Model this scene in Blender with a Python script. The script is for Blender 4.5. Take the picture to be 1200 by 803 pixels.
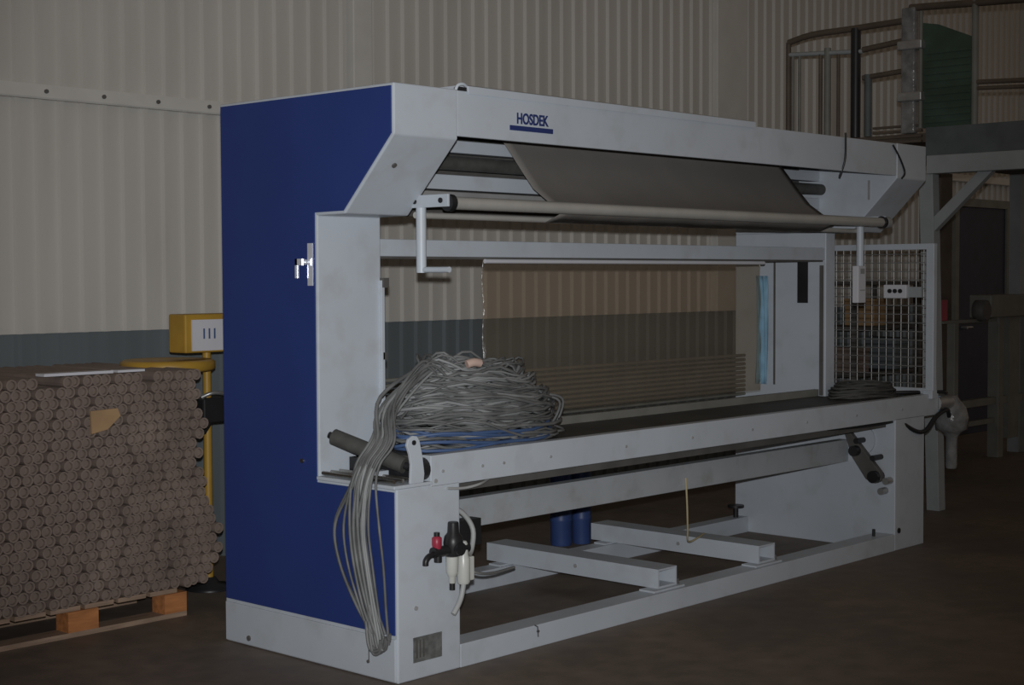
import bpy, math, random
from mathutils import Vector, Matrix

for o in list(bpy.data.objects):
    bpy.data.objects.remove(o)
S = bpy.context.scene
COL = S.collection
random.seed(7)
PI = math.pi

# ------------------------------------------------------------ camera
CAM = Vector((-3.96654, -4.29364, 1.56471))
YAW, PITCH, ROLL, FPX = 0.82207005, -0.04316941, -0.00425399, 1799.473
fw = Vector((math.sin(YAW)*math.cos(PITCH), math.cos(YAW)*math.cos(PITCH), math.sin(PITCH)))
r0 = Vector((math.cos(YAW), -math.sin(YAW), 0)); u0 = r0.cross(fw)
rr = r0*math.cos(ROLL) + u0*math.sin(ROLL); uu = -r0*math.sin(ROLL) + u0*math.cos(ROLL)
RM = Matrix((rr, uu, -fw)).transposed()
cam = bpy.data.cameras.new('camera'); camo = bpy.data.objects.new('camera', cam); COL.objects.link(camo)
cam.sensor_fit = 'HORIZONTAL'; cam.sensor_width = 36; cam.lens = 36*FPX/1200
cam.clip_start = .05; cam.clip_end = 200
camo.matrix_world = Matrix.Translation(CAM) @ RM.to_4x4()
S.camera = camo

# ------------------------------------------------------------ world, light, exposure
w = bpy.data.worlds.new('world'); S.world = w; w.use_nodes = True
bg = w.node_tree.nodes['Background']
bg.inputs[0].default_value = (1.0, .80, .62, 1); bg.inputs[1].default_value = .10
# the camera's own flash, a hand's breadth above the lens
fl = bpy.data.lights.new('camera_flash', 'SPOT'); flo = bpy.data.objects.new('camera_flash', fl); COL.objects.link(flo)
fl.energy = 990; fl.shadow_soft_size = .022; fl.spot_size = math.radians(55); fl.spot_blend = 1.0
fl.color = (.97, .985, 1.0)
flo.matrix_world = Matrix.Translation(CAM + uu*.11) @ RM.to_4x4() @ Matrix.Rotation(math.radians(2.5), 4, 'Y') @ Matrix.Rotation(math.radians(2.0), 4, 'X')
vs = S.view_settings
vs.view_transform = 'Standard'; vs.look = 'None'; vs.exposure = 0.0; vs.gamma = 1.0; vs.use_curve_mapping = False

# ------------------------------------------------------------ materials
def mat(name, col, rough=.5, metal=0, var=.12, scale=6, bump=0, bscale=60, spec=.4, dirt=None, dirt_amt=0, stretch=None):
    m = bpy.data.materials.new(name); m.use_nodes = True
    nt = m.node_tree; N = nt.nodes; L = nt.links; b = N['Principled BSDF']
    b.inputs['Roughness'].default_value = rough; b.inputs['Metallic'].default_value = metal
    b.inputs['Specular IOR Level'].default_value = spec
    tc = N.new('ShaderNodeTexCoord'); mp = N.new('ShaderNodeMapping')
    L.new(tc.outputs['Object'], mp.inputs[0])
    if stretch: mp.inputs['Scale'].default_value = stretch
    nz = N.new('ShaderNodeTexNoise'); nz.inputs['Scale'].default_value = scale; nz.inputs['Detail'].default_value = 5
    L.new(mp.outputs[0], nz.inputs['Vector'])
    rp = N.new('ShaderNodeValToRGB'); L.new(nz.outputs['Fac'], rp.inputs[0])
    lo = [c*(1-var) for c in col]; hi = [min(1, c*(1+var)) for c in col]
    rp.color_ramp.elements[0].position = .3; rp.color_ramp.elements[1].position = .7
    rp.color_ramp.elements[0].color = (*lo, 1); rp.color_ramp.elements[1].color = (*hi, 1)
    out = rp.outputs[0]
    if dirt:
        n2 = N.new('ShaderNodeTexNoise'); n2.inputs['Scale'].default_value = scale*2.7; n2.inputs['Detail'].default_value = 8
        L.new(mp.outputs[0], n2.inputs['Vector'])
        r2 = N.new('ShaderNodeValToRGB'); L.new(n2.outputs['Fac'], r2.inputs[0])
        r2.color_ramp.elements[0].position = .52; r2.color_ramp.elements[1].position = .75
        r2.color_ramp.elements[0].color = (0, 0, 0, 1); r2.color_ramp.elements[1].color = (dirt_amt,)*3 + (1,)
        mx = N.new('ShaderNodeMix'); mx.data_type = 'RGBA'
        L.new(r2.outputs[0], mx.inputs['Factor']); L.new(out, mx.inputs['A']); mx.inputs['B'].default_value = (*dirt, 1)
        out = mx.outputs['Result']
    L.new(out, b.inputs['Base Color'])
    if bump:
        n3 = N.new('ShaderNodeTexNoise'); n3.inputs['Scale'].default_value = bscale; n3.inputs['Detail'].default_value = 4
        L.new(mp.outputs[0], n3.inputs['Vector'])
        bp = N.new('ShaderNodeBump'); bp.inputs['Strength'].default_value = bump; bp.inputs['Distance'].default_value = .01
        L.new(n3.outputs['Fac'], bp.inputs['Height']); L.new(bp.outputs[0], b.inputs['Normal'])
    return m

M = {
 'white':  mat('machine_white_paint', (.49, .535, .59), .42, var=.04, scale=3, dirt=(.30, .28, .25), dirt_amt=.25),
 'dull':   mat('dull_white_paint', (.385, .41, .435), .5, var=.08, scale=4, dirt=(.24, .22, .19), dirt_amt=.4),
 'blue':   mat('machine_blue_paint', (.024, .046, .19), .45, var=.06, scale=2),
 'logo':   mat('navy_print', (.02, .035, .14), .5, var=.05),
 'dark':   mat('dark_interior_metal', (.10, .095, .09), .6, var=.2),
 'table':  mat('dark_table_sheet', (.07, .07, .066), .6, var=.25, scale=4, spec=.2, dirt=(.12, .115, .10), dirt_amt=.4),
 'black':  mat('black_plastic', (.018, .018, .02), .4, var=.2),
 'rubber': mat('dark_rubber', (.07, .07, .065), .7, var=.2, scale=20),
 'steel':  mat('steel', (.45, .43, .40), .35, metal=1, var=.12, scale=8),
 'galv':   mat('galvanised_steel', (.42, .42, .42), .4, metal=.7, var=.2, scale=10),
 'alu':    mat('aluminium_tube', (.46, .45, .42), .35, metal=.25, var=.08),
 'grey':   mat('grey_paint', (.30, .30, .30), .5, var=.1),
 'plate':  mat('rating_plate_metal', (.17, .18, .175), .45, metal=.2, var=.35, scale=30),
 'red':    mat('red_knob_plastic', (.35, .03, .06), .4),
 'bowl':   mat('milky_bowl_plastic', (.52, .53, .50), .3, var=.08),
 'hose':   mat('grey_hose', (.36, .37, .37), .5, var=.1),
 'cable':  mat('grey_cable', (.14, .143, .143), .5, var=.35, scale=9),
 'cablel': mat('pale_grey_cable', (.25, .257, .26), .5, var=.15, scale=9),
 'cableb': mat('blue_cable', (.06, .105, .22), .5, var=.2),
 'tape':   mat('pinkish_tape', (.55, .40, .34), .6),
 'fabric': mat('grey_fabric', (.21, .195, .18), .85, var=.08, scale=3, bump=.15, bscale=250),
 'cream':  mat('cladding_cream', (.52, .50, .465), .5, var=.05, scale=1.5, dirt=(.34, .31, .27), dirt_amt=.25, stretch=(1, 1, .25)),
 'wain':   mat('cladding_slate', (.135, .155, .165), .5, var=.12, scale=2, stretch=(1, 1, .3)),
 'trim':   mat('flashing_paint', (.58, .57, .54), .45, var=.05),
 'card':   mat('brown_cardboard', (.20, .152, .128), .85, var=.22, scale=5, bump=.2, bscale=120),
 'cardl':  mat('light_cardboard', (.36, .23, .12), .85, var=.15),
 'wood':   mat('orange_pallet_wood', (.42, .17, .06), .8, var=.3, scale=6, stretch=(1, 6, 6)),
 'woodp':  mat('pale_pallet_board', (.30, .21, .15), .8, var=.25, scale=6, stretch=(1, 8, 8)),
 'yellow': mat('yellow_paint', (.40, .235, .035), .45, var=.12),
 'paper':  mat('white_paper', (.58, .58, .62), .7, var=.03),
 'floor':  None,
 'cloth':  mat('pale_blue_cloth', (.24, .42, .56), .8, var=.15, scale=12),
 'drum':   mat('blue_drum_plastic', (.035, .065, .19), .45, var=.12),
 'green':  mat('dark_green_paint', (.045, .075, .055), .6, var=.2),
 'deck':   mat('dark_deck_paint', (.10, .115, .12), .6, var=.2),
 'brownm': mat('brown_rail_paint', (.11, .085, .065), .6, var=.2),
 'pale':   mat('pale_frame_paint', (.31, .335, .345), .5, var=.08),
 'mach2':  mat('olive_grey_paint', (.19, .19, .17), .55, var=.15),
 'door':   mat('navy_door_paint', (.03, .035, .06), .5, var=.15),
 'cord':   mat('yellowish_cord', (.5, .42, .25), .8),
 'chrome': mat('bright_latch_plating', (.75, .78, .85), .18, metal=.35, var=.05),
 'wrap':   mat('wrapped_plastic', (.20, .20, .20), .2, var=.35, scale=14, bump=.6, bscale=30),
}

def floor_mat():
    m = bpy.data.materials.new('stained_concrete'); m.use_nodes = True
    nt = m.node_tree; N = nt.nodes; L = nt.links; b = N['Principled BSDF']
    tc = N.new('ShaderNodeTexCoord')
    n1 = N.new('ShaderNodeTexNoise'); n1.inputs['Scale'].default_value = 1.1; n1.inputs['Detail'].default_value = 9; n1.inputs['Roughness'].default_value = .65
    n2 = N.new('ShaderNodeTexNoise'); n2.inputs['Scale'].default_value = 9; n2.inputs['Detail'].default_value = 6
    for n in (n1, n2): L.new(tc.outputs['Object'], n.inputs['Vector'])
    r1 = N.new('ShaderNodeValToRGB'); L.new(n1.outputs['Fac'], r1.inputs[0])
    e = r1.color_ramp.elements
    e[0].position = .3; e[0].color = (.15, .125, .105, 1); e[1].position = .72; e[1].color = (.27, .205, .155, 1)
    mx = N.new('ShaderNodeMix'); mx.data_type = 'RGBA'; mx.blend_type = 'MULTIPLY'; mx.inputs['Factor'].default_value = .5
    L.new(r1.outputs[0], mx.inputs['A']); L.new(n2.outputs['Fac'], mx.inputs['B'])
    L.new(mx.outputs['Result'], b.inputs['Base Color'])
    rr_ = N.new('ShaderNodeMapRange'); rr_.inputs['To Min'].default_value = .45; rr_.inputs['To Max'].default_value = .8
    L.new(n1.outputs['Fac'], rr_.inputs['Value']); L.new(rr_.outputs[0], b.inputs['Roughness'])
    bp = N.new('ShaderNodeBump'); bp.inputs['Strength'].default_value = .25; bp.inputs['Distance'].default_value = .01
    L.new(n2.outputs['Fac'], bp.inputs['Height']); L.new(bp.outputs[0], b.inputs['Normal'])
    return m
M['floor'] = floor_mat()

def film_mat():
    m = bpy.data.materials.new('smoky_plastic_film'); m.use_nodes = True
    nt = m.node_tree; N = nt.nodes; L = nt.links
    for n in list(N): N.remove(n)
    out = N.new('ShaderNodeOutputMaterial')
    tr = N.new('ShaderNodeBsdfTransparent'); tr.inputs[0].default_value = (.93, .89, .84, 1)
    df = N.new('ShaderNodeBsdfDiffuse'); df.inputs[0].default_value = (.36, .32, .27, 1)
    gl = N.new('ShaderNodeBsdfGlossy'); gl.inputs['Roughness'].default_value = .22; gl.inputs[0].default_value = (.8, .8, .8, 1)
    tc = N.new('ShaderNodeTexCoord'); mp = N.new('ShaderNodeMapping'); mp.inputs['Scale'].default_value = (5, 5, 1.6)
    nz = N.new('ShaderNodeTexNoise'); nz.inputs['Scale'].default_value = 2.5; nz.inputs['Detail'].default_value = 4; nz.inputs['Distortion'].default_value = 1.2
    L.new(tc.outputs['Object'], mp.inputs[0]); L.new(mp.outputs[0], nz.inputs['Vector'])
    bp = N.new('ShaderNodeBump'); bp.inputs['Strength'].default_value = .5; bp.inputs['Distance'].default_value = .03
    L.new(nz.outputs['Fac'], bp.inputs['Height']); L.new(bp.outputs[0], gl.inputs['Normal'])
    m1 = N.new('ShaderNodeMixShader'); m1.inputs[0].default_value = .10
    L.new(tr.outputs[0], m1.inputs[1]); L.new(df.outputs[0], m1.inputs[2])
    m2 = N.new('ShaderNodeMixShader'); m2.inputs[0].default_value = .025
    L.new(m1.outputs[0], m2.inputs[1]); L.new(gl.outputs[0], m2.inputs[2])
    L.new(m2.outputs[0], out.inputs[0])
    return m
M['film'] = film_mat()

# ------------------------------------------------------------ mesh helpers
WL = {}
class MB:
    def __init__(s): s.v = []; s.f = []; s.sm = []
    def add(s, vs, fs, smooth=False):
        n = len(s.v); s.v += [Vector(v) for v in vs]
        for f in fs: s.f.append([i+n for i in f]); s.sm.append(smooth)
        return s
    def box(s, x0, x1, y0, y1, z0, z1):
        vs = [(x, y, z) for z in (z0, z1) for y in (y0, y1) for x in (x0, x1)]
        return s.add(vs, [(0, 2, 3, 1), (4, 5, 7, 6), (0, 1, 5, 4), (2, 6, 7, 3), (0, 4, 6, 2), (1, 3, 7, 5)])
    def prism(s, poly, axis, a, b):
        # poly in the two other axes (in xyz order), extruded along axis from a to b
        n = len(poly); vs = []
        for t in (a, b):
            for p, q in poly:
                vs.append({'x': (t, p, q), 'y': (p, t, q), 'z': (p, q, t)}[axis])
        fs = [tuple(range(n)), tuple(range(n, 2*n))[::-1]] + [(i, i+n, (i+1) % n+n, (i+1) % n) for i in range(n)]
        return s.add(vs, fs)
    def cyl(s, p, q, r, n=16, r2=None, caps=True):
        p = Vector(p); q = Vector(q); d = (q-p).normalized(); r2 = r if r2 is None else r2
        a = d.orthogonal().normalized(); b = d.cross(a)
        vs = []
        for c, R_ in ((p, r), (q, r2)):
            for i in range(n):
                t = 2*PI*i/n; vs.append(c + (a*math.cos(t)+b*math.sin(t))*R_)
        s.add(vs, [(i, (i+1) % n, (i+1) % n+n, i+n) for i in range(n)], True)
        if caps: s.add(vs, [tuple(range(n))[::-1], tuple(range(n, 2*n))])
        return s
    def lathe(s, base, prof, n=20, axis=(0, 0, 1)):
        base = Vector(base); d = Vector(axis).normalized(); a = d.orthogonal().normalized(); b = d.cross(a)
        vs = []
        for r, h in prof:
            for i in range(n):
                t = 2*PI*i/n; vs.append(base + d*h + (a*math.cos(t)+b*math.sin(t))*r)
        k = len(prof); fs = []
        for j in range(k-1):
            for i in range(n): fs.append((j*n+i, j*n+(i+1) % n, (j+1)*n+(i+1) % n, (j+1)*n+i))
        s.add(vs, fs, True)
        s.add(vs, [tuple(range(n))[::-1], tuple(range((k-1)*n, k*n))])
        return s
    def tube(s, pts, r, n=7, closed=False, sub=1):
        pts = [Vector(p) for p in pts]
        if sub > 1: pts = spline(pts, sub, closed)
        m = len(pts); vs = []; up = None
        for i, p in enumerate(pts):
            a = pts[(i-1) % m] if (closed or i > 0) else p
            b = pts[(i+1) % m] if (closed or i < m-1) else p
            d = (b-a).normalized()
            if up is None: up = d.orthogonal().normalized()
            up = (up - d*up.dot(d))
            up = up.normalized() if up.length > 1e-6 else d.orthogonal().normalized()
            c = d.cross(up)
            for k in range(n):
                t = 2*PI*k/n; vs.append(p + (up*math.cos(t)+c*math.sin(t))*r)
        fs = []
        for i in range(m if closed else m-1):
            j = (i+1) % m
            for k in range(n): fs.append((i*n+k, i*n+(k+1) % n, j*n+(k+1) % n, j*n+k))
        s.add(vs, fs, True)
        if not closed: s.add(vs, [tuple(range(n))[::-1], tuple(range((m-1)*n, m*n))])
        return s
    def build(s, name, m, parent=None, bevel=0):
        off = WL.get(parent.name, Vector((0, 0, 0))) if parent else Vector((0, 0, 0))
        me = bpy.data.meshes.new(name)
        me.from_pydata([tuple(v-off) for v in s.v], [], s.f); me.update()
        for p_, q_ in zip(me.polygons, s.sm): p_.use_smooth = q_
        me.materials.append(M[m] if isinstance(m, str) else m)
        o = bpy.data.objects.new(name, me); COL.objects.link(o)
        if parent: o.parent = parent
        WL[o.name] = off
        if bevel:
            bv = o.modifiers.new('bevel', 'BEVEL'); bv.width = bevel; bv.segments = 2; bv.limit_method = 'ANGLE'
        return o

def spline(pts, sub, closed=False):
    out = []; n = len(pts)
    def g(i): return pts[i % n] if closed else pts[max(0, min(n-1, i))]
    for i in range(n if closed else n-1):
        a, b, c, d = g(i-1), g(i), g(i+1), g(i+2)
        for k in range(sub):
            t = k/sub
            out.append(.5*((2*b) + (c-a)*t + (2*a-5*b+4*c-d)*t*t + (3*b-a-3*c+d)*t**3))
    if not closed: out.append(pts[-1])
    return out
def box(*a): return MB().box(*a)
def empty(name, loc, label, cat, group=None):
    o = bpy.data.objects.new(name, None); COL.objects.link(o); o.location = loc; o.empty_display_size = .1
    WL[o.name] = Vector(loc); o['label'] = label; o['category'] = cat
    if group: o['group'] = group
    return o
def tag(o, label, cat, group=None, kind=None):
    o['label'] = label; o['category'] = cat
    if group: o['group'] = group
    if kind: o['kind'] = kind
    return o
def text(name, body, size, m, parent, loc, rot, sx=1):
    cu = bpy.data.curves.new(name, 'FONT'); cu.body = body; cu.size = size; cu.extrude = .0015; cu.offset = .0016
    to = bpy.data.objects.new(name+'_tmp', cu); COL.objects.link(to)
    dg = bpy.context.evaluated_depsgraph_get(); me = bpy.data.meshes.new_from_object(to.evaluated_get(dg))
    bpy.data.objects.remove(to)
    me.materials.clear(); me.materials.append(M[m])
    me.transform(Matrix.Translation(Vector(loc)-WL[parent.name]) @ rot.to_4x4() @ Matrix.Diagonal((sx, 1, 1, 1)))
    o = bpy.data.objects.new(name, me); COL.objects.link(o); o.parent = parent; WL[o.name] = WL[parent.name]
    return o
FRONT = Matrix.Rotation(PI/2, 3, 'X')       # text on a face that looks to -y
def bolt(parent, p, d, r=.008, m='dark', name='bolt'):
    p = Vector(p); d = Vector(d)
    MB().cyl(p-d*.002, p+d*.006, r, 8).build(name, m, parent)

# ------------------------------------------------------------ setting: floor and clad wall
WY = 2.7
fo = box(-16, 24, -14, WY+.2, -.1, 0).build('floor', 'floor'); fo['kind'] = 'structure'
X0, NP, PWD = -9.0, 27, 1.0
wall = box(X0, X0+NP*PWD, WY+.08, WY+.2, 0, 6).build('wall_back', 'cream'); wall['kind'] = 'structure'
def panel_mesh(name, z0, z1, m, y_off):
    pitch = .125; vs = []; pr = []
    for k in range(8):
        x = k*pitch
        pr += [(x, 0), (x+.080, 0), (x+.090, -.022), (x+.115, -.022)]
    pr.append((PWD, 0)); pr[-1] = (PWD, 0)
    b = MB()
    n = len(pr)
    vs = [(x, y, z0) for x, y in pr] + [(x, y, z1) for x, y in pr] + [(x, y+.012, z0) for x, y in pr] + [(x, y+.012, z1) for x, y in pr]
    fs = [(i, i+1, i+1+n, i+n) for i in range(n-1)] + [(i, i+2*n, i+2*n+1, i+1) for i in range(n-1)] + [(i+n, i+n+1, i+3*n+1, i+3*n) for i in range(n-1)]
    b.add(vs, fs)
    me = bpy.data.meshes.new(name); me.from_pydata([tuple(v) for v in b.v], [], b.f); me.update(); me.materials.append(M[m])
    return me
rows = [panel_mesh('cladding_panel', 2.47, 6, 'cream', 0), panel_mesh('cladding_panel', 1.285, 2.49, 'cream', 0), panel_mesh('cladding_panel', 0, 1.285, 'wain', 0)]
for j, me in enumerate(rows):
    for i in range(NP):
        o = bpy.data.objects.new('cladding_panel', me); COL.objects.link(o); o.parent = wall
        o.location = (X0+i*PWD, WY+(.02, .04, .05)[j]+random.uniform(-.002, .002), 0)
t = MB().prism([(WY-.012, 2.462), (WY-.018, 2.47), (WY-.004, 2.535), (WY+.02, 2.535), (WY+.02, 2.462)], 'x', X0, X0+NP*PWD).build('trim_1', 'trim'); t['kind'] = 'structure'
for i in range(20):
    MB().cyl((-1.2+i*.33, WY-.016, 2.50), (-1.2+i*.33, WY-.026, 2.50), .011, 8).build('screw', 'dark', t)
for k, (a, b) in enumerate(((2.135, 2.285), (5.85, 6.25), (11.3, 11.6))):
    t = box(a, b, WY-.05, WY+.05, 1.285, 6).build('trim_%d' % (k+2), 'trim', bevel=.006); t['kind'] = 'structure'
# navy door in the far end of the wall
d = box(9.80, 10.83, WY-.06, WY+.0, 0, 2.22).build('door_1', 'door', bevel=.004); d['kind'] = 'structure'
MB().box(9.72, 9.80, WY-.08, WY+.02, 0, 2.30).box(10.83, 10.91, WY-.08, WY+.02, 0, 2.30).box(9.80, 10.83, WY-.08, WY+.02, 2.22, 2.30).build('door_frame', 'mach2', d)
MB().cyl((9.9, WY-.12, 1.05), (9.9, WY-.06, 1.05), .015, 10).cyl((9.9, WY-.11, 1.05), (10.02, WY-.11, 1.05), .011, 10).build('door_handle', 'galv', d)

# ------------------------------------------------------------ the inspection machine
W, D, H = 4.1668, 1.0876, 2.30
mc = empty('inspection_machine', (W/2, D/2, 0), 'large blue and white fabric inspection machine standing along the wall', 'machine')
PROF = [(0, 0), (D, 0), (D, H), (0, H), (0, 2.105), (.287, 1.812), (.455, 1.81), (.455, .752), (0, .752)]
def inset(poly, t):
    # offset of a closed polygon (counter-clockwise) inward by t
    n = len(poly); out = []
    for i in range(n):
        p0, p1, p2 = Vector(poly[i-1]), Vector(poly[i]), Vector(poly[(i+1) % n])
        d1 = (p1-p0).normalized(); d2 = (p2-p1).normalized()
        n1 = Vector((-d1.y, d1.x)); n2 = Vector((-d2.y, d2.x))
        k = (n1+n2); k = k/(1+n1.dot(n2)); out.append(tuple(p1+k*t))
    return out
# left cabinet: white shell with a blue panel let into its outer side
PW = .345
cl = MB().prism(PROF, 'x', 0.004, PW).build('side_cabinet', 'white', mc, bevel=.006)
side = [(0, .175), (D, .175), (D, H), (0, H), (0, 2.105), (.287, 1.812), (.455, 1.81), (.455, .752), (0, .752)]
sp = MB().prism(inset(side, .012), 'x', -.002, .008).build('side_panel', 'blue', cl); sp['label'] = 'deep blue side panel'
MB().prism([(.008, .006), (D-.008, .006), (D-.008, .172), (.008, .172)], 'x', -.004, .008).build('plinth', 'white', cl, bevel=.003)
# latch
lt = MB().box(-.006, 0, .475, .505, 1.53, 1.70)
lt.cyl((-.03, .52, 1.625), (0, .52, 1.625), .012, 10).box(-.034, -.024, .508, .55, 1.612, 1.638).box(-.034, -.024, .536, .55, 1.56, 1.638)
lt.build('latch', 'chrome', cl)
bolt(cl, (-.002, .553, .82), (-1, 0, 0), .010, 'steel')
bolt(cl, (-.004, .159, .065), (-1, 0, 0), .007)
bolt(cl, (-.004, .916, .036), (-1, 0, 0), .012)
MB().box(-.005, -.003, .155, .160, .07, .115).build('scratch_mark', 'dark', cl)
cn = Vector((0, -.715, -.70)).normalized()
bolt(cl, (.10, .105, 1.997), cn, .011)
bolt(cl, (.099, 0, .28), (0, -1, 0), .009, 'grey')
# raised lip on the recessed front face
MB().box(.335, .352, .440, .458, .90, 1.55).build('face_lip', 'white', cl, bevel=.002)
MB().box(.338, .368, .430, .456, 1.52, 1.56).box(.342, .36, .44, .455, 1.22, 1.25).build('edge_catch', 'dark', cl)

# right cabinet: base box, hood box and a narrow column between them
XR = 3.83
cr = MB().prism([(0, 0), (D, 0), (D, .752), (0, .752)], 'x', XR, W).prism([(.455, .752), (D, .752), (D, 1.812), (.455, 1.812)], 'x', XR, XR+.10)\
     .prism([(0, H), (0, 2.105), (.287, 1.812), (D, 1.812), (D, H)], 'x', XR, W-.004).build('side_cabinet', 'white', mc, bevel=.005)
side_r = [(0, H), (0, 2.105), (.287, 1.812), (D, 1.812), (D, H)]
MB().prism(inset(side_r[::1], .012), 'x', W-.008, W+.002).prism([(.012, .175), (D-.012, .175), (D-.012, .74), (.012, .74)], 'x', W-.008, W+.002).build('side_panel', 'blue', cr)
bolt(cr, (3.872, 0, .112), (0, -1, 0), .016, 'black')
MB().box(XR-.006, XR, .575, .645, 1.40, 1.64).build('vent_slot', 'black', cr)
MB().box(XR-.004, XR, .800, .812, .91, 1.64).build('panel_seam', 'dark', cr)
MB().box(XR-.010, XR, .470, .492, .86, 1.62).build('panel_seam', 'dark', cr)
MB().box(XR-.006, XR, .17, .182, 1.99, 2.10).build('panel_seam', 'grey', cr)
# tension bracket on the inner face
tb = MB(); 
tb.prism([(.30, .655), (.27, .67), (.07, .45), (.06, .40), (.10, .38), (.16, .40), (.25, .52)], 'x', XR-.05, XR-.012).build('tension_arm', 'dark', cr, bevel=.004)
for yy, zz, r_, l_ in ((.22, .56, .030, .09), (.10, .42, .035, .08), (.09, .53, .016, .10), (.195, .62, .016, .10)):
    MB().cyl((XR-l_, yy, zz), (XR, yy, zz), r_, 14).build('arm_roller', 'black', cr)
MB().cyl((XR-.014, .215, .62), (XR, .215, .62), .09, 24).build('bearing_disc', 'white', cr)
for yy, zz in ((.03, .40), (.06, .34)): MB().cyl((XR-.06, yy, zz), (XR, yy, zz), .02, 12).build('bearing_knob', 'galv', cr)

# front fascia of the hood with logo, lid strip on top
fa = MB().prism([(0.003, 2.118), (.003, 2.298), (.24, 2.298), (.24, 2.28), (.022, 2.28), (.022, 2.118)], 'x', PW, XR).build('fascia', 'white', mc, bevel=.003)
MB().prism([(-.006, 2.286), (-.006, 2.318), (.03, 2.327), (.23, 2.327), (.23, 2.299), (.0, 2.299)], 'x', .40, 2.42).build('top_lid', 'white', fa, bevel=.003)
text('logo_lettering', 'HOSDEK', .062, 'logo', fa, (.690, 0.002, 2.192), FRONT, .80)
box(.649, .913, -.001, .004, 2.162, 2.182).build('logo_bar', 'logo', fa)
e = MB().tube([(.345, .01, 2.30), (.352, .005, 2.318), (.375, 0, 2.324), (.40, .005, 2.316), (.41, .01, 2.30)], .007, 8, sub=3).build('lifting_eye', 'white', fa)
box(.355, .395, -.002, .03, 2.297, 2.312).build('lifting_slot', 'black', fa)
# seal strip on the right end of the fascia
MB().tube([(3.775, -.004, 2.285), (3.85, -.006, 2.215), (3.905, -.006, 2.140), (3.875, -.004, 2.105)], .006, 6, sub=4).build('seal_strip', 'black', fa)
# hood interior
box(PW, XR, .24, D, 2.275, 2.295).build('hood_shade_top', 'grey', mc)  # plate added to shade the hood interior from above
box(PW, XR, .64, .66, 1.83, 2.275).build('hood_shade_back', 'dark', mc)  # dark colour stands in for the shade inside the hood
box(PW, XR, .50, .56, 2.108, 2.162).build('hood_beam', 'white', mc, bevel=.003)
box(PW, XR, .50, .56, 1.945, 2.010).build('hood_beam', 'white', mc, bevel=.003)
MB().cyl((PW, .49, 2.06), (XR, .49, 2.06), .032, 20).build('hood_roller', 'rubber', mc)
box(PW, XR, .50, .54, 1.90, 1.935).build('hood_rail', 'grey', mc)
# spreader tube in front, on two arms with hanging handles
def arm(x, s):
    a = MB().box(x-.012, x+.0, .045, .285, 1.842, 1.893).build('tube_arm', 'white', mc, bevel=.003)
    for yy in (.235, .085): bolt(a, (x-.012, yy, 1.868), (-1, 0, 0), .011, 'black')
    MB().cyl((x, .062, 1.858), (x+.028*s, .062, 1.858), .034, 16).build('tube_socket', 'black', a)
    MB().cyl((x-.006, .205, 1.842), (x-.006, .205, 1.58), .021, 14).build('handle_bar', 'white', a)
    if s > 0:
        MB().cyl((x-.006, .205, 1.592), (x-.006, .045, 1.592), .012, 10).build('handle_peg', 'white', a)
    return a
arm(PW+.0, 1)
ar = arm(XR-.04, -1)
MB().cyl((PW+.03, .062, 1.858), (XR-.03, .062, 1.858), .026, 20).build('spreader_tube', 'alu', mc)
MB().cyl((XR-.03, .062, 1.858), (XR+.01, .062, 1.858), .032, 16).build('tube_end', 'grey', mc)
MB().cyl((PW-.02, .225, 1.813), (XR, .225, 1.813), .013, 14).build('guide_rod', 'alu', mc)
# rear beam, film rod below it
box(PW, XR, .462, .52, 1.650, 1.722).build('cross_beam', 'white', mc, bevel=.003)
MB().cyl((.98, .466, 1.632), (3.2, .466, 1.632), .010, 12).build('film_rod', 'paper', mc)
box(PW, XR, .475, .515, 1.640, 1.650).build('beam_shadow_strip', 'dark', mc)  # dark strip drawn in for the shade under the beam
# rear guide rollers
for k in range(10):
    MB().cyl((PW, 1.02, .845+k*.026), (XR, 1.02, .845+k*.026), .0095, 10).build('guide_roller', 'mach2', mc)
box(PW, XR, 1.0, 1.06, .76, .82).build('rear_beam', 'grey', mc)
# table
tbm = box(.186, 4.335, 0, .05, .742, .866).build('table_beam', 'white', mc, bevel=.003)
for x in (.25, .474, .60, .89, 1.4, 1.9, 2.4, 2.9, 3.4, 3.9): bolt(tbm, (x, 0, .80), (0, -1, 0), .006, 'grey')
bolt(tbm, (.21, 0, .765), (0, -1, 0), .008, 'grey')
MB().box(.186, 4.30, .05, .505, .835, .856).build('table_top', 'table', mc)
MB().box(PW, XR, .50, .53, .80, .895).build('table_back_rail', 'mach2', mc)
MB().cyl((.150, .045, .812), (.186, .045, .812), .045, 18).build('table_roller_end', 'black', mc)
MB().box(PW, XR, .06, .10, .70, .742).build('table_bearer', 'dark', mc)
# beam under the table
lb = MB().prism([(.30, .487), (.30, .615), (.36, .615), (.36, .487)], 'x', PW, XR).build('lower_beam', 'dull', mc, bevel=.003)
# ledge on the left base with rails and ear bracket
MB().box(.150, PW, .07, .44, .768, .832).build('dark_fill_plate', 'black', mc)  # black plate added to fill the dark gap between roll and ear bracket
lg = MB().prism([(-.004, .752), (-.004, .766), (.455, .766), (.455, .752)], 'x', -.012, .19).build('ledge_plate', 'white', mc, bevel=.003)
for x in (.01, .055, .10):
    MB().cyl((x, .02, .779), (x, .44, .779), .008, 10).build('ledge_rail', 'steel', lg)
box(.0, .13, .18, .22, .768, .80).build('rail_clamp', 'white', lg, bevel=.003)
MB().prism([(.075, .766), (.145, .766), (.150, .80), (.140, .87), (.125, .93), (.112, .948), (.090, .952), (.066, .940), (.058, .915), (.072, .88), (.080, .84)], 'y', -.002, .010).build('ear_bracket', 'white', mc, bevel=.002)
MB().cyl((.093, -.006, .925), (.093, .0, .925), .010, 12).build('bracket_hole', 'black', mc)
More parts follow.
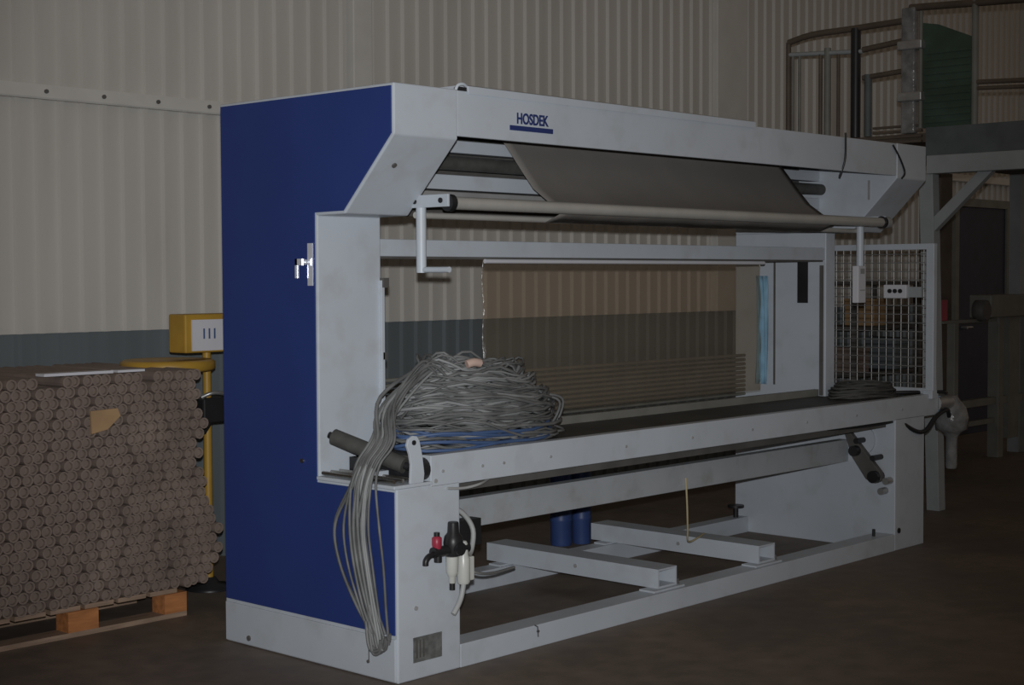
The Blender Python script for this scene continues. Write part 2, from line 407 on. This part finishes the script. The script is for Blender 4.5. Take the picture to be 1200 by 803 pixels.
# base rails and hollow cross channels
fr = box(PW, XR, 0, .12, 0, .095).build('floor_rail', 'white', mc, bevel=.003)
bolt(fr, (.805, 0, .068), (0, -1, 0), .006, 'black')
MB().tube([(.785, -.003, .097), (.80, -.005, .088), (.805, -.004, .045)], .003, 6).build('rail_mark', 'dark', fr)
box(PW, XR, .99, D, 0, .095).build('floor_rail', 'white', mc, bevel=.003)
def channel(x0):
    x1 = x0+.145; z0, z1, y0, y1, k = .105, .195, .045, 1.15, .009
    b = MB().box(x0, x0+k, y0, y1, z0, z1).box(x1-k, x1, y0, y1, z0, z1).box(x0+k, x1-k, y0, y1, z1-k, z1).box(x0+k, x1-k, y0, y1, z0, z0+k)
    c = b.build('cross_channel', 'white', mc)
    box(x0-.06, x1+.03, .02, .11, .095, .105).build('foot_plate', 'white', c, bevel=.002)
    box(x0-.06, x1+.03, 1.0, 1.08, .095, .105).build('foot_plate', 'white', c, bevel=.002)
    bolt(c, (x0, .55, .15), (-1, 0, 0), .010, 'grey')
    MB().cyl((x1+.015, .05, .10), (x1+.015, .05, .13), .006, 8).build('bolt', 'dark', c)
    return c
channel(1.695); channel(2.530)
MB().cyl((3.755, 1.03, .095), (3.755, 1.03, .16), .016, 10).cyl((3.755, 1.03, .155), (3.755, 1.03, .170), .05, 14).build('levelling_foot', 'black', mc)
MB().cyl((3.70, .06, .095), (3.70, .06, .135), .009, 10).build('levelling_bolt', 'black', mc)
# rating plate with engraved lines
rp = box(.084, .237, -.004, .002, .068, .166).build('rating_plate', 'plate', mc)
for k in range(3): box(.096+k*.018, .104+k*.018, -.006, -.003, .085, .155).build('plate_line', 'dark', rp)
# ------------------------------------------------------------ air regulator on the front post
pn = MB().lathe((.262, -.045, .47), [(.030, 0), (.036, .01), (.040, .05), (.036, .075), (.024, .09), (.022, .128), (.019, .133)], 18).build('air_regulator', 'black', mc)
MB().cyl((.15, -.045, .495), (.34, -.045, .495), .021, 14).build('manifold', 'black', pn)
MB().cyl((.262, -.09, .50), (.262, -.04, .50), .026, 16).build('pressure_gauge', 'black', pn)
MB().lathe((.172, -.045, .505), [(.016, 0), (.020, .02), (.020, .045), (.012, .052)], 14).build('valve_knob', 'red', pn)
MB().cyl((.172, -.045, .557), (.172, -.045, .572), .012, 12).build('knob_cap', 'black', pn)
MB().tube([(.16, -.045, .49), (.125, -.05, .485), (.108, -.05, .47), (.106, -.05, .452)], .012, 8, sub=3).build('elbow_fitting', 'black', pn)
MB().cyl((.178, -.045, .455), (.178, -.045, .49), .016, 12).build('elbow_fitting', 'black', pn)
MB().lathe((.255, -.045, .355), [(.008, 0), (.014, .01), (.014, .03), (.017, .035), (.024, .05), (.026, .112)], 16).build('filter_bowl', 'bowl', pn)
MB().cyl((.255, -.045, .335), (.255, -.045, .372), .012, 10).build('drain_valve', 'black', pn)
MB().lathe((.318, -.045, .350), [(.022, 0), (.027, .01), (.027, .10), (.020, .115), (.018, .16), (.012, .17)], 16).build('filter_bowl', 'bowl', pn)
box(.338, .366, -.06, -.02, .36, .455).build('filter_bracket', 'bowl', pn, bevel=.004)
MB().tube([(.315, -.05, .355), (.30, -.05, .30), (.272, -.055, .265), (.250, -.055, .240)], .011, 8, sub=4).build('drain_hose', 'hose', pn)
MB().tube([(.345, -.03, .50), (.40, .02, .44), (.47, .06, .45), (.50, .08, .53), (.46, .10, .60), (.40, .12, .63), (.36, .12, .66)], .011, 8, sub=5).build('air_hose', 'hose', pn)
MB().box(.47, .60, .13, .19, .45, .56).cyl((.53, .16, .40), (.53, .16, .46), .03, 12).build('solenoid_valve', 'black', pn)
MB().tube([(.37, .10, .42), (.55, .12, .34), (.85, .3, .27), (1.2, .5, .22)], .007, 6, sub=5).build('air_hose', 'hose', pn)
# side guard at the right end: frame, welded wires, push button box
GX = 4.25
gd = MB().box(GX-.02, GX+.02, -.02, .03, .885, 1.745).box(GX-.02, GX+.02, .66, .70, .885, 1.745).box(GX-.015, GX+.015, .03, .66, 1.71, 1.745).box(GX-.015, GX+.015, .03, .66, .866, .90)\
    .box(GX-.03, GX+.03, -.02, .04, .84, .89).build('mesh_guard', 'white', mc, bevel=.003)
for k in range(13):
    yy = .03+.0485*(k+.5)
    MB().cyl((GX, yy, .90), (GX, yy, 1.71), .0028, 6, caps=False).build('wire', 'galv', gd)
for k in range(16):
    zz = .90+.0506*(k+.5)
    MB().cyl((GX-.004, .03, zz), (GX-.004, .66, zz), .0028, 6, caps=False).build('wire', 'galv', gd)
bb = box(GX-.06, GX-.012, .135, .285, 1.425, 1.505).build('button_box', 'paper', gd, bevel=.006)
for k in range(3): MB().cyl((GX-.068, .165+k*.034+.008, 1.468), (GX-.058, .165+k*.034+.008, 1.468), .013, 12).build('push_button', 'black', bb)
box(GX-.04, GX-.012, .05, .135, 1.432, 1.492).build('box_bracket', 'pale', gd)
# control box hanging on the right handle
hb = box(3.715, 3.800, .175, .215, 1.405, 1.615).build('hanging_switch_box', 'paper', mc, bevel=.005)
box(3.735, 3.78, .172, .176, 1.57, 1.60).build('switch_label', 'grey', hb)
box(3.73, 3.785, .172, .176, 1.475, 1.48).build('switch_line', 'grey', hb)
# drive motor wrapped in clear film on the table beam's end
mo = MB().lathe((4.56, .03, .62), [(.03, -.22), (.035, -.20), (.035, -.03), (.06, 0), (.095, .02), (.10, .09), (.085, .15), (.05, .19), (.03, .22)], 18).build('wrapped_motor', 'wrap', mc)
MB().cyl((4.335, .03, .805), (4.50, .03, .805), .05, 16).build('motor_coupling', 'galv', mo)
MB().box(4.335, 4.36, 0, .07, .76, .85).build('coupling_flange', 'cloth', mo)
MB().tube([(3.90, .02, .735), (4.05, -.01, .665), (4.16, -.015, .665), (4.28, -.015, .735), (4.42, -.01, .765), (4.47, .0, .72)], .013, 8, sub=6).build('motor_cable', 'black', mo)
MB().tube([(3.2, .06, .735), (3.6, .03, .728), (3.90, .02, .735)], .009, 6, sub=6).build('motor_cable', 'black', mo)
MB().tube([(3.258, -.008, 2.32), (3.258, -.010, 2.28), (3.25, -.010, 2.17), (3.245, .02, 2.085)], .006, 6, sub=5).build('hood_cable', 'black', mc)
MB().tube([(.55, .04, .735), (.45, -.006, .728), (.36, -.008, .722), (.27, -.006, .730)], .006, 6, sub=5).build('table_cable', 'hose', mc)

# ------------------------------------------------------------ things on the machine
# grey fabric running over the spreader tube
def sheet(name, prof, x0, x1, m, nx=24, thick=.002, wob=0):
    b = MB(); n = len(prof); vs = []
    for i in range(nx+1):
        x = x0+(x1-x0)*i/nx
        for j, (y, z) in enumerate(prof):
            k = wob*math.sin(x*9+j)*.5+wob*math.sin(x*23+j*2)*.5
            vs.append((x, y+k, z+k*.5))
    fs = [(i*n+j, (i+1)*n+j, (i+1)*n+j+1, i*n+j+1) for i in range(nx) for j in range(n-1)]
    b.add(vs, fs, True)
    o = b.build(name, m)
    so = o.modifiers.new('thickness', 'SOLIDIFY'); so.thickness = thick; so.offset = 0
    return o
pf = [(.475, 2.20), (.465, 2.18), (.41, 2.115), (.34, 2.03), (.27, 1.95), (.19, 1.895), (.115, 1.862), (.105, 1.846), (.125, 1.832), (.205, 1.800)]
fbv = tag(sheet('fabric_sheet', pf, 1.09, 3.36, 'fabric', 40, .0015, .003), 'dark grey fabric sheet sloping from the hood over the front tube', 'fabric')
# hanging smoky film
prof = [(.512, 1.66), (.505, 1.648), (.494, 1.648), (.486, 1.634), (.488, 1.60)]
for k in range(1, 15): prof.append((.487+.004*math.sin(k*1.3), 1.60-k*.048))
flm = sheet('plastic_film', prof, .985, 3.20, 'film', 60, .001, .0022)
tag(flm, 'smoky translucent plastic film hanging under the cross beam', 'film')
# pale blue cloth hanging by the right column
b = MB(); vs = []
for i in range(9):
    for j in range(13):
        z = 1.56-j*.054; y = .838+.085*i/8*(1-.25*math.sin(j/12*PI))
        vs.append((3.800+.012*math.sin(i*1.9+j*.3), y, z))
b.add(vs, [(i*13+j, (i+1)*13+j, (i+1)*13+j+1, i*13+j+1) for i in range(8) for j in range(12)], True)
o = b.build('cloth_strip', 'cloth'); so = o.modifiers.new('thickness', 'SOLIDIFY'); so.thickness = .004
tag(o, 'pale blue cloth strip hanging beside the right column', 'cloth')
# dark rubber roll leaning on the left ledge
rl = empty('rubber_roll', (.10, .2, .766), 'short dark rubber roll leaning on the white ledge under cables', 'roller')
MB().cyl((.035, .40, .925), (.135, .095, .825), .033, 20).build('roll_sleeve', 'rubber', rl)
MB().cyl((.028, .421, .932), (.142, .074, .818), .014, 12).build('roll_core', 'black', rl)
# big heap of grey cables on the table
random.seed(11)
cb = empty('cable_bundle', (.68, .26, .857), 'big heap of tangled grey cables draped over the machine side', 'cables')
def loop(zc, rx, ry, cx, cy, r, n=26, wz=.015, tilt=0):
    ph = random.uniform(0, 6.28); ph2 = random.uniform(0, 6.28); k1 = random.uniform(.02, .06)
    pts = []
    for i in range(n):
        t = 2*PI*i/n
        q = 1+k1*math.sin(2*t+ph)+.03*math.sin(3*t+ph2)
        x = cx+rx*q*math.cos(t); y = cy+ry*q*math.sin(t)
        z = zc+wz*math.sin(2*t+ph2)+.6*wz*math.sin(5*t+ph)+tilt*math.cos(t)
        pts.append((x, min(.47, max(.035, y)), max(.862, z)))
    return pts
co = MB(); col = MB(); cbl = MB()
for i in range(150):
    h = random.random()**.85
    zc = .866+h*.335
    k = math.sqrt(max(.02, 1-(h*.93)**2.2))*random.uniform(.80, 1.02)
    cx = .66+.05*(1-h)+random.uniform(-.03, .03)
    p = loop(zc, (.40)*k+.05, .195*k+.02, cx, .255+random.uniform(-.015, .015), .007, wz=.012+.02*random.random(), tilt=-.02*h+random.uniform(-.02, .02))
    (col if random.random() < .28 else co).tube(p, random.choice((.005, .006, .0075)), 6, closed=True)
for i in range(60):          # loose inner strands that close the crown
    a = random.uniform(0, 6.28); c = Vector((.66+random.uniform(-.2, .2), .25+random.uniform(-.07, .07), 0))
    L_ = random.uniform(.15, .32); h = .335*(1-((c.x-.66)/.5)**2*.9)
    pts = [c+Vector((math.cos(a)*L_*s_, math.sin(a)*.09*s_, .86+h*(1-.4*s_*s_)-random.uniform(.0, .05))) for s_ in (-1, -.5, 0, .5, 1)]
    (col if random.random() < .3 else co).tube(pts, .006, 6, sub=4)
for i in range(6):
    cbl.tube(loop(.870+i*.012, .41+.03*random.random(), .190+.018*random.random(), .67, .245, .006, wz=.010), .0075, 6, closed=True)
o = co.build('cable_coil', 'cable', cb); o['kind'] = 'stuff'
o = col.build('pale_cable_coil', 'cablel', cb); o['kind'] = 'stuff'
o = cbl.build('blue_cable_coil', 'cableb', cb); o['kind'] = 'stuff'; o['label'] = 'blue cables low in the heap'
MB().tube([(.50, .11, 1.205), (.53, .10, 1.213), (.565, .10, 1.208)], .018, 8, sub=3).build('taped_end', 'tape', cb)
# loose ends on the right flank of the heap
for i in range(6):
    a0 = random.uniform(.95, 1.05); hz = .87+random.uniform(0, .15)
    MB().tube([(a0-.2, .2, hz+.05), (a0+.02, .14+.02*i, hz+.04), (a0+.12+.02*i, .12+.03*i, hz), (a0+.10, .2, .875), (a0-.05, .25, .87)], .006, 6, sub=5).build('cable_strand', 'cable', cb)
# strands that run over the ledge and hang down the blue side
for i in range(24):
    t = i/23; j = random.uniform(-.012, .012)
    ytop = .075+.11*t+j
    top = Vector((.50+random.uniform(-.12, .2), .16+.15*t, 1.19-.05*abs(t-.4)+random.uniform(-.03, .01)))
    ymid = .085+.12*t+random.uniform(-.02, .02)+(.06 if i in (22, 23) else 0)-(.04 if i == 0 else 0)
    zlow = random.uniform(.135, .20); ylow = .025+.06*t+random.uniform(-.01, .01)
    xo = -.022-.030*random.random()
    arch = random.uniform(.0, .05)
    pts = [top, top*.5+Vector((.12, .09, .60+arch*.6)), (.13+random.uniform(-.02, .02), .13+.10*t, 1.045+arch-.05*random.random()), (.045, ytop-.01, .93),
           (-.012, ytop+.01, .845), (xo, ytop+.02, .76), (xo-.012, ymid+.02, .60), (xo-.01, ymid, .45), (xo-.006, (ymid+ylow)/2, .29), (xo, ylow, zlow)]
    MB().tube(pts, random.choice((.0055, .0065, .008)), 7, sub=6).build('cable_strand', random.choice(('cable', 'cablel', 'cable')), cb)
for i in range(9):
    y0 = random.uniform(.015, .05); y1 = y0+random.uniform(.03, .06); z0 = random.uniform(.115, .15); xo = random.uniform(-.055, -.022)
    MB().tube([(xo, y1+.02, .24), (xo-.004, y1+.004, z0+.03), (xo, (y0+y1)/2+.01, z0), (xo+.004, y0, z0+.012), (xo, y0-.012, z0+.05)], .0065, 7, sub=4).build('cable_strand', 'cable', cb)
# black cable coil on the right end of the table
c2 = empty('cable_coil', (3.93, .28, .857), 'flat coil of dark cable lying on the right table end', 'cable')
cc = MB()
random.seed(5)
for i in range(12):
    cc.tube(loop(.866+i*.006, .26-.006*i+random.uniform(-.03, .03), .15+random.uniform(-.02, .01), 3.92, .26, .007, wz=.006), .007, 6, closed=True)
o = cc.build('coil', 'rubber', c2); o['kind'] = 'stuff'
MB().tube([(4.12, .2, .872), (4.2, .1, .875), (4.27, .055, .873), (4.33, .03, .872), (4.40, .0, .87), (4.47, .02, .86)], .011, 8, sub=6).build('cable_tail', 'black', c2)
# yellowish cord under the table
o = MB().tube([(2.252, .296, .548), (2.255, .290, .40), (2.30, .32, .28), (2.36, .36, .205), (2.50, .40, .203), (2.62, .45, .204)], .005, 6, sub=6).build('loose_cord', 'cord')
tag(o, 'thin yellowish cord hanging from the beam under the table', 'cord')

# ------------------------------------------------------------ blue drums behind the machine
def blue_drum(x, y, r, h, label):
    e = empty('blue_drum', (x, y, 0), label, 'drum', 'blue drums behind the machine')
    MB().lathe((x, y, 0), [(r*.94, 0), (r, .02), (r, h*.32), (r*1.04, h*.34), (r*1.04, h*.37), (r, h*.39), (r, h*.66), (r*1.04, h*.68), (r*1.04, h*.71), (r, h*.73), (r, h-.02), (r*.95, h)], 24).build('drum_body', 'drum', e)
    MB().lathe((x, y, h), [(r*.96, 0), (r*.96, .015), (r*.8, .02)], 24).build('drum_lid', 'black', e)
blue_drum(2.735, 1.55, .062, .42, 'blue plastic drum on the floor behind, left one of two')
blue_drum(2.865, 1.505, .056, .42, 'blue plastic drum on the floor behind, right one of two')

# ------------------------------------------------------------ pallet with the stack of cardboard tubes
random.seed(3)
PX0, PX1, PY0, PY1 = -1.02, .175, 1.62, 2.55
pal = empty('wooden_pallet', (-.42, 2.08, 0), 'orange-brown wooden pallet under the cardboard tube stack', 'pallet')
for yy in (PY0, 2.03, PY1-.1):
    box(PX0, PX1, yy, yy+.1, 0, .022).build('bottom_board', 'woodp', pal)
    for xx in (PX0, -.44, .055):
        box(xx, xx+.12 if xx > 0 else xx+.15, yy, yy+.1, .022, .112).build('block', 'wood', pal)
for k in range(7):
    box(PX0+k*.168, PX0+k*.168+.145, PY0+.015, PY1, .112, .132).build('deck_board', 'woodp', pal)
R_T = .0256; PT = .0525; rows_n = 22
def tube_mesh(L_):
    n = 12; b = MB(); vs = []
    for (r, y) in ((R_T, L_), (R_T, 0), (R_T*.72, 0), (R_T*.66, .014)):
        for i in range(n):
            t = 2*PI*i/n; vs.append((r*math.cos(t), y, r*math.sin(t)))
    fs = [(j*n+i, j*n+(i+1) % n, (j+1)*n+(i+1) % n, (j+1)*n+i) for j in range(3) for i in range(n)]
    b.add(vs, fs); b.add(vs, [tuple(range(n)), tuple(range(3*n, 4*n))])
    return b
tm = tube_mesh(.88)
tme = bpy.data.meshes.new('cardboard_tube'); tme.from_pydata([tuple(v) for v in tm.v], [], tm.f); tme.update(); tme.materials.append(M['card'])
spots = []
for j in range(rows_n):
    z = .1325+R_T+j*PT*.868
    xr = (.29, .32, .345, .36, .365, .36, .345, .33, .31, .295)[j] if j < 10 else .275+.012*math.sin(j*2.1)
    nmax = int((xr+.93)/PT)
    for i in range(nmax+1):
        x = -.93+i*PT+(PT/2 if j % 2 else 0)
        if x > xr or (j == rows_n-1 and random.random() < .3): continue
        spots.append((x, 1.62+random.uniform(-.018, .022), z))
spots.sort(key=lambda q: (Vector(q)-CAM).length)
rest = MB()
for k, q in enumerate(spots):
    if k < 300:
        o = bpy.data.objects.new('cardboard_tube', tme); COL.objects.link(o); o.location = q
        o.rotation_euler = (0, random.uniform(0, 6.28), 0)
        tag(o, 'brown cardboard tube lying end-on in the tall pallet stack', 'tube', 'cardboard tubes stacked on the pallet')
    else:
        rest.add([v+Vector(q) for v in tm.v], tm.f)
if rest.v:
    o = rest.build('cardboard_tubes', 'card'); tag(o, 'remaining brown cardboard tubes at the far side of the pallet stack', 'tubes', 'cardboard tubes stacked on the pallet', 'stuff')
# torn cardboard flap and a pale strip on the stack
o = MB().prism([(-.335, .985), (-.20, .99), (-.185, .955), (-.25, .90), (-.33, .885)], 'y', 1.585, 1.595).build('cardboard_scrap', 'cardl')
tag(o, 'torn light brown cardboard scrap stuck on the tube stack', 'cardboard')
zt = .1325+R_T+(rows_n-1)*PT*.868+R_T
o = MB().box(-.53, -.19, 1.63, 1.70, zt+.002, zt+.014).box(-.16, -.02, 1.64, 1.70, zt+.002, zt+.012).build('packing_strip', 'paper')
tag(o, 'thin pale packing strip lying on top of the tube stack', 'strip')

# ------------------------------------------------------------ yellow stand with display box between stack and machine
ys = empty('yellow_stand', (.62, 2.05, 0), 'yellow stand with round tray and display box behind tubes', 'stand')
YP = (.615, 2.05)
MB().cyl((YP[0], YP[1], 0), (YP[0], YP[1], 1.30), .021, 14).build('pole', 'yellow', ys)
MB().lathe((YP[0], YP[1], 0), [(.12, 0), (.12, .015), (.05, .03), (.03, .06)], 24).build('base_plate', 'black', ys)
MB().lathe((.385, 2.05, 1.105), [(.15, 0), (.215, .005), (.228, .016), (.228, .05), (.21, .060), (.19, .056), (.02, .054)], 36).build('round_tray', 'yellow', ys)
MB().box(.50, .64, 2.03, 2.07, 1.11, 1.13).build('tray_arm', 'yellow', ys)
bx = MB().box(.425, .76, 1.96, 2.10, 1.195, 1.385).build('display_box', 'yellow', ys, bevel=.008)
box(.462, .755, 1.952, 1.961, 1.205, 1.358).build('display_panel', 'paper', bx)
text('display_digits', '111', .07, 'cableb', bx, (.515, 1.952, 1.265), FRONT, .9)
MB().tube([(.56, 2.02, .97), (.60, 1.99, .99), (.66, 1.99, .985), (.72, 2.02, .97)], .010, 8, sub=4).build('clamp_wire', 'galv', ys)
MB().box(.55, .70, 1.99, 2.09, .84, .965).cyl((.56, 2.03, .80), (.60, 2.03, .85), .03, 10).build('clamp_block', 'black', ys, bevel=.01)

# ------------------------------------------------------------ raised platform at the right
pfm = empty('raised_platform', (6.8, .2, 0), 'grey raised steel platform with railing at the far right', 'platform')
X = 5.35
box(X-.02, 9.0, -1.4, .62, 2.345, 2.53).build('deck_edge', 'deck', pfm)
box(X+.02, 9.0, .62, 1.72, 2.44, 2.50).build('deck_grating', 'brownm', pfm)
for k in range(4): box(X-.01, X+.02, .66, 1.02, 2.44+k*.035, 2.455+k*.035).build('grating_bar', 'brownm', pfm)
box(X-.05, X+.05, -1.4, .60, 2.225, 2.343).build('edge_beam', 'pale', pfm, bevel=.004)
def lean(y0, y1): return [(y0-.045, 0), (y0+.045, 0), (y1+.05, 2.225), (y1-.05, 2.225)]
MB().prism(lean(.555, .625), 'x', X-.01, X+.08).build('post', 'pale', pfm, bevel=.003)
MB().prism([(.585, 1.83), (.585, 1.93), (.265, 2.225), (.165, 2.225)], 'x', X, X+.06).build('brace', 'pale', pfm, bevel=.003)
box(8.9, 9.0, -.2, -.1, 0, 2.345).build('post', 'pale', pfm)
box(X, X+.09, -1.4, -1.31, 0, 2.225).build('post', 'pale', pfm)
box(8.9, 9.0, 1.6, 1.7, 0, 2.44).build('post', 'pale', pfm)
for z, y1 in ((3.235, .80), ): MB().tube([(X, 1.69, 3.20), (X, 1.5, 3.235), (X, 1.2, 3.24), (X, .78, 3.25)], .022, 8, sub=3).build('hand_rail', 'brownm', pfm)
MB().cyl((X, 1.10, 3.09), (X, .78, 3.12), .020, 8).build('mid_rail', 'brownm', pfm)
MB().cyl((X, 1.10, 2.90), (X, .78, 2.92), .018, 8).build('mid_rail', 'brownm', pfm)
MB().cyl((X, 1.69, 3.115), (X, 1.10, 3.08), .016, 8).build('mid_rail', 'pale', pfm)
for y, r, z1, m in ((1.69, .018, 3.20, 'brownm'), (1.655, .010, 3.10, 'mach2'), (1.60, .010, 3.10, 'mach2'), (1.43, .014, 3.1, 'brownm'), (1.375, .024, 3.13, 'mach2'), (1.29, .012, 3.1, 'brownm'), (1.155, .034, 3.24, 'black'), (1.06, .026, 2.92, 'deck')):
    MB().cyl((X, y, 2.50), (X, y, z1), r, 10).build('rail_post', m, pfm)
# cage door frame wrapped in film, dark green louvred panel, outer rails
MB().box(X-.03, X+.03, .70, .80, 2.5, 3.33).build('gate_post', 'wrap', pfm, bevel=.01)
for z in (3.08, 2.74): MB().box(X-.05, X+.05, .64, .82, z-.03, z+.03).build('post_clamp', 'galv', pfm, bevel=.008)
gp = MB().prism([(.30, 2.53), (.655, 2.53), (.655, 3.22), (.55, 3.20), (.32, 3.10), (.30, 3.06)], 'x', X, X+.03).build('green_panel', 'green', pfm)
for k in range(11): box(X-.008, X, .31, .64, 2.56+k*.045, 2.58+k*.045).build('louvre', 'green', gp)
MB().cyl((X, .288, 2.53), (X, .288, 3.36), .022, 10).build('rail_post', 'mach2', pfm)
MB().cyl((X, .288, 2.80), (X, -1.4, 2.72), .016, 8).cyl((X, .288, 2.76), (X, -1.4, 2.68), .012, 8).build('mid_rail', 'brownm', pfm)
MB().cyl((X, .75, 3.33), (X, -1.4, 3.22), .024, 8).build('hand_rail', 'brownm', pfm)
MB().cyl((X, .67, 2.53), (X, .67, 3.3), .014, 8).build('rail_post', 'mach2', pfm)
MB().cyl((X, -1.35, 2.53), (X, -1.35, 3.24), .022, 10).build('rail_post', 'mach2', pfm)

# ------------------------------------------------------------ grey equipment frame far right
eq = empty('equipment_frame', (8.4, 1.6, 0), 'dim grey equipment frame under the raised platform by door', 'frame')
for x in (8.45, 8.98):
    box(x-.05, x+.05, 1.55, 1.65, 0, 1.30).build('frame_post', 'mach2', eq, bevel=.004)
box(8.15, 9.3, 1.5, 1.7, 1.20, 1.39).build('top_box', 'mach2', eq, bevel=.01)
MB().lathe((8.08, 1.5, 1.26), [(.075, 0), (.09, .01), (.09, .10), (.05, .11)], 18, (0, 1, 0)).build('drive_wheel', 'dark', eq)
box(7.45, 8.4, 1.57, 1.63, 1.165, 1.19).build('side_rail', 'mach2', eq)
box(7.45, 9.3, 1.57, 1.63, .46, .52).build('lower_rail', 'mach2', eq)
box(7.62, 7.69, 1.56, 1.63, 0, 1.165).build('frame_post', 'mach2', eq, bevel=.004)
box(7.45, 8.4, 1.58, 1.62, .30, .34).build('lower_rail', 'mach2', eq)
box(7.34, 7.46, 1.54, 1.64, 1.19, 1.36).build('red_switch_box', 'red', eq, bevel=.006)
box(8.62, 8.82, 1.56, 1.64, .15, 1.2).build('side_panel', 'mach2', eq)
# brown steel column behind the guard
o = MB().box(8.03, 8.23, 1.9, 1.93, 0, 2.42).box(8.03, 8.23, 2.07, 2.1, 0, 2.42).box(8.11, 8.15, 1.93, 2.07, 0, 2.42).box(7.95, 8.31, 1.86, 2.14, 0, .02).build('steel_column', 'brownm')
tag(o, 'dark brown steel column standing just right of the mesh guard', 'column')
# open shelf with small cartons seen through the mesh guard
sh = empty('storage_rack', (7.3, 2.2, 0), 'dark storage rack seen through the white mesh guard', 'rack')
for x in (6.8, 7.8):
    for y in (2.0, 2.4): box(x-.02, x+.02, y-.02, y+.02, 0, 1.5).build('upright', 'dark', sh)
for z in (.35, .75, 1.12, 1.48): box(6.8, 7.8, 1.98, 2.42, z, z+.03).build('shelf', 'dark', sh)
for i, (x, z, w_, h_, m, lab) in enumerate(((6.86, .78, .22, .2, 'card', 'small brown carton low on the dark storage rack'), (7.15, 1.15, .2, .22, 'cardl', 'tan carton on the upper shelf of the storage rack'),
        (7.5, .78, .2, .26, 'wain', 'small slate grey bin on the middle shelf of the storage rack'), (7.45, 1.15, .25, .15, 'brownm', 'flat dark brown box on the upper shelf of the storage rack'))):
    e = empty('storage_box', (x+w_/2, 2.15, z), lab, 'box')
    box(x, x+w_, 2.03, 2.3, z, z+h_*.8).build('box_body', m, e, bevel=.005)
    box(x-.005, x+w_+.005, 2.025, 2.305, z+h_*.8, z+h_).build('box_lid', m, e, bevel=.005)
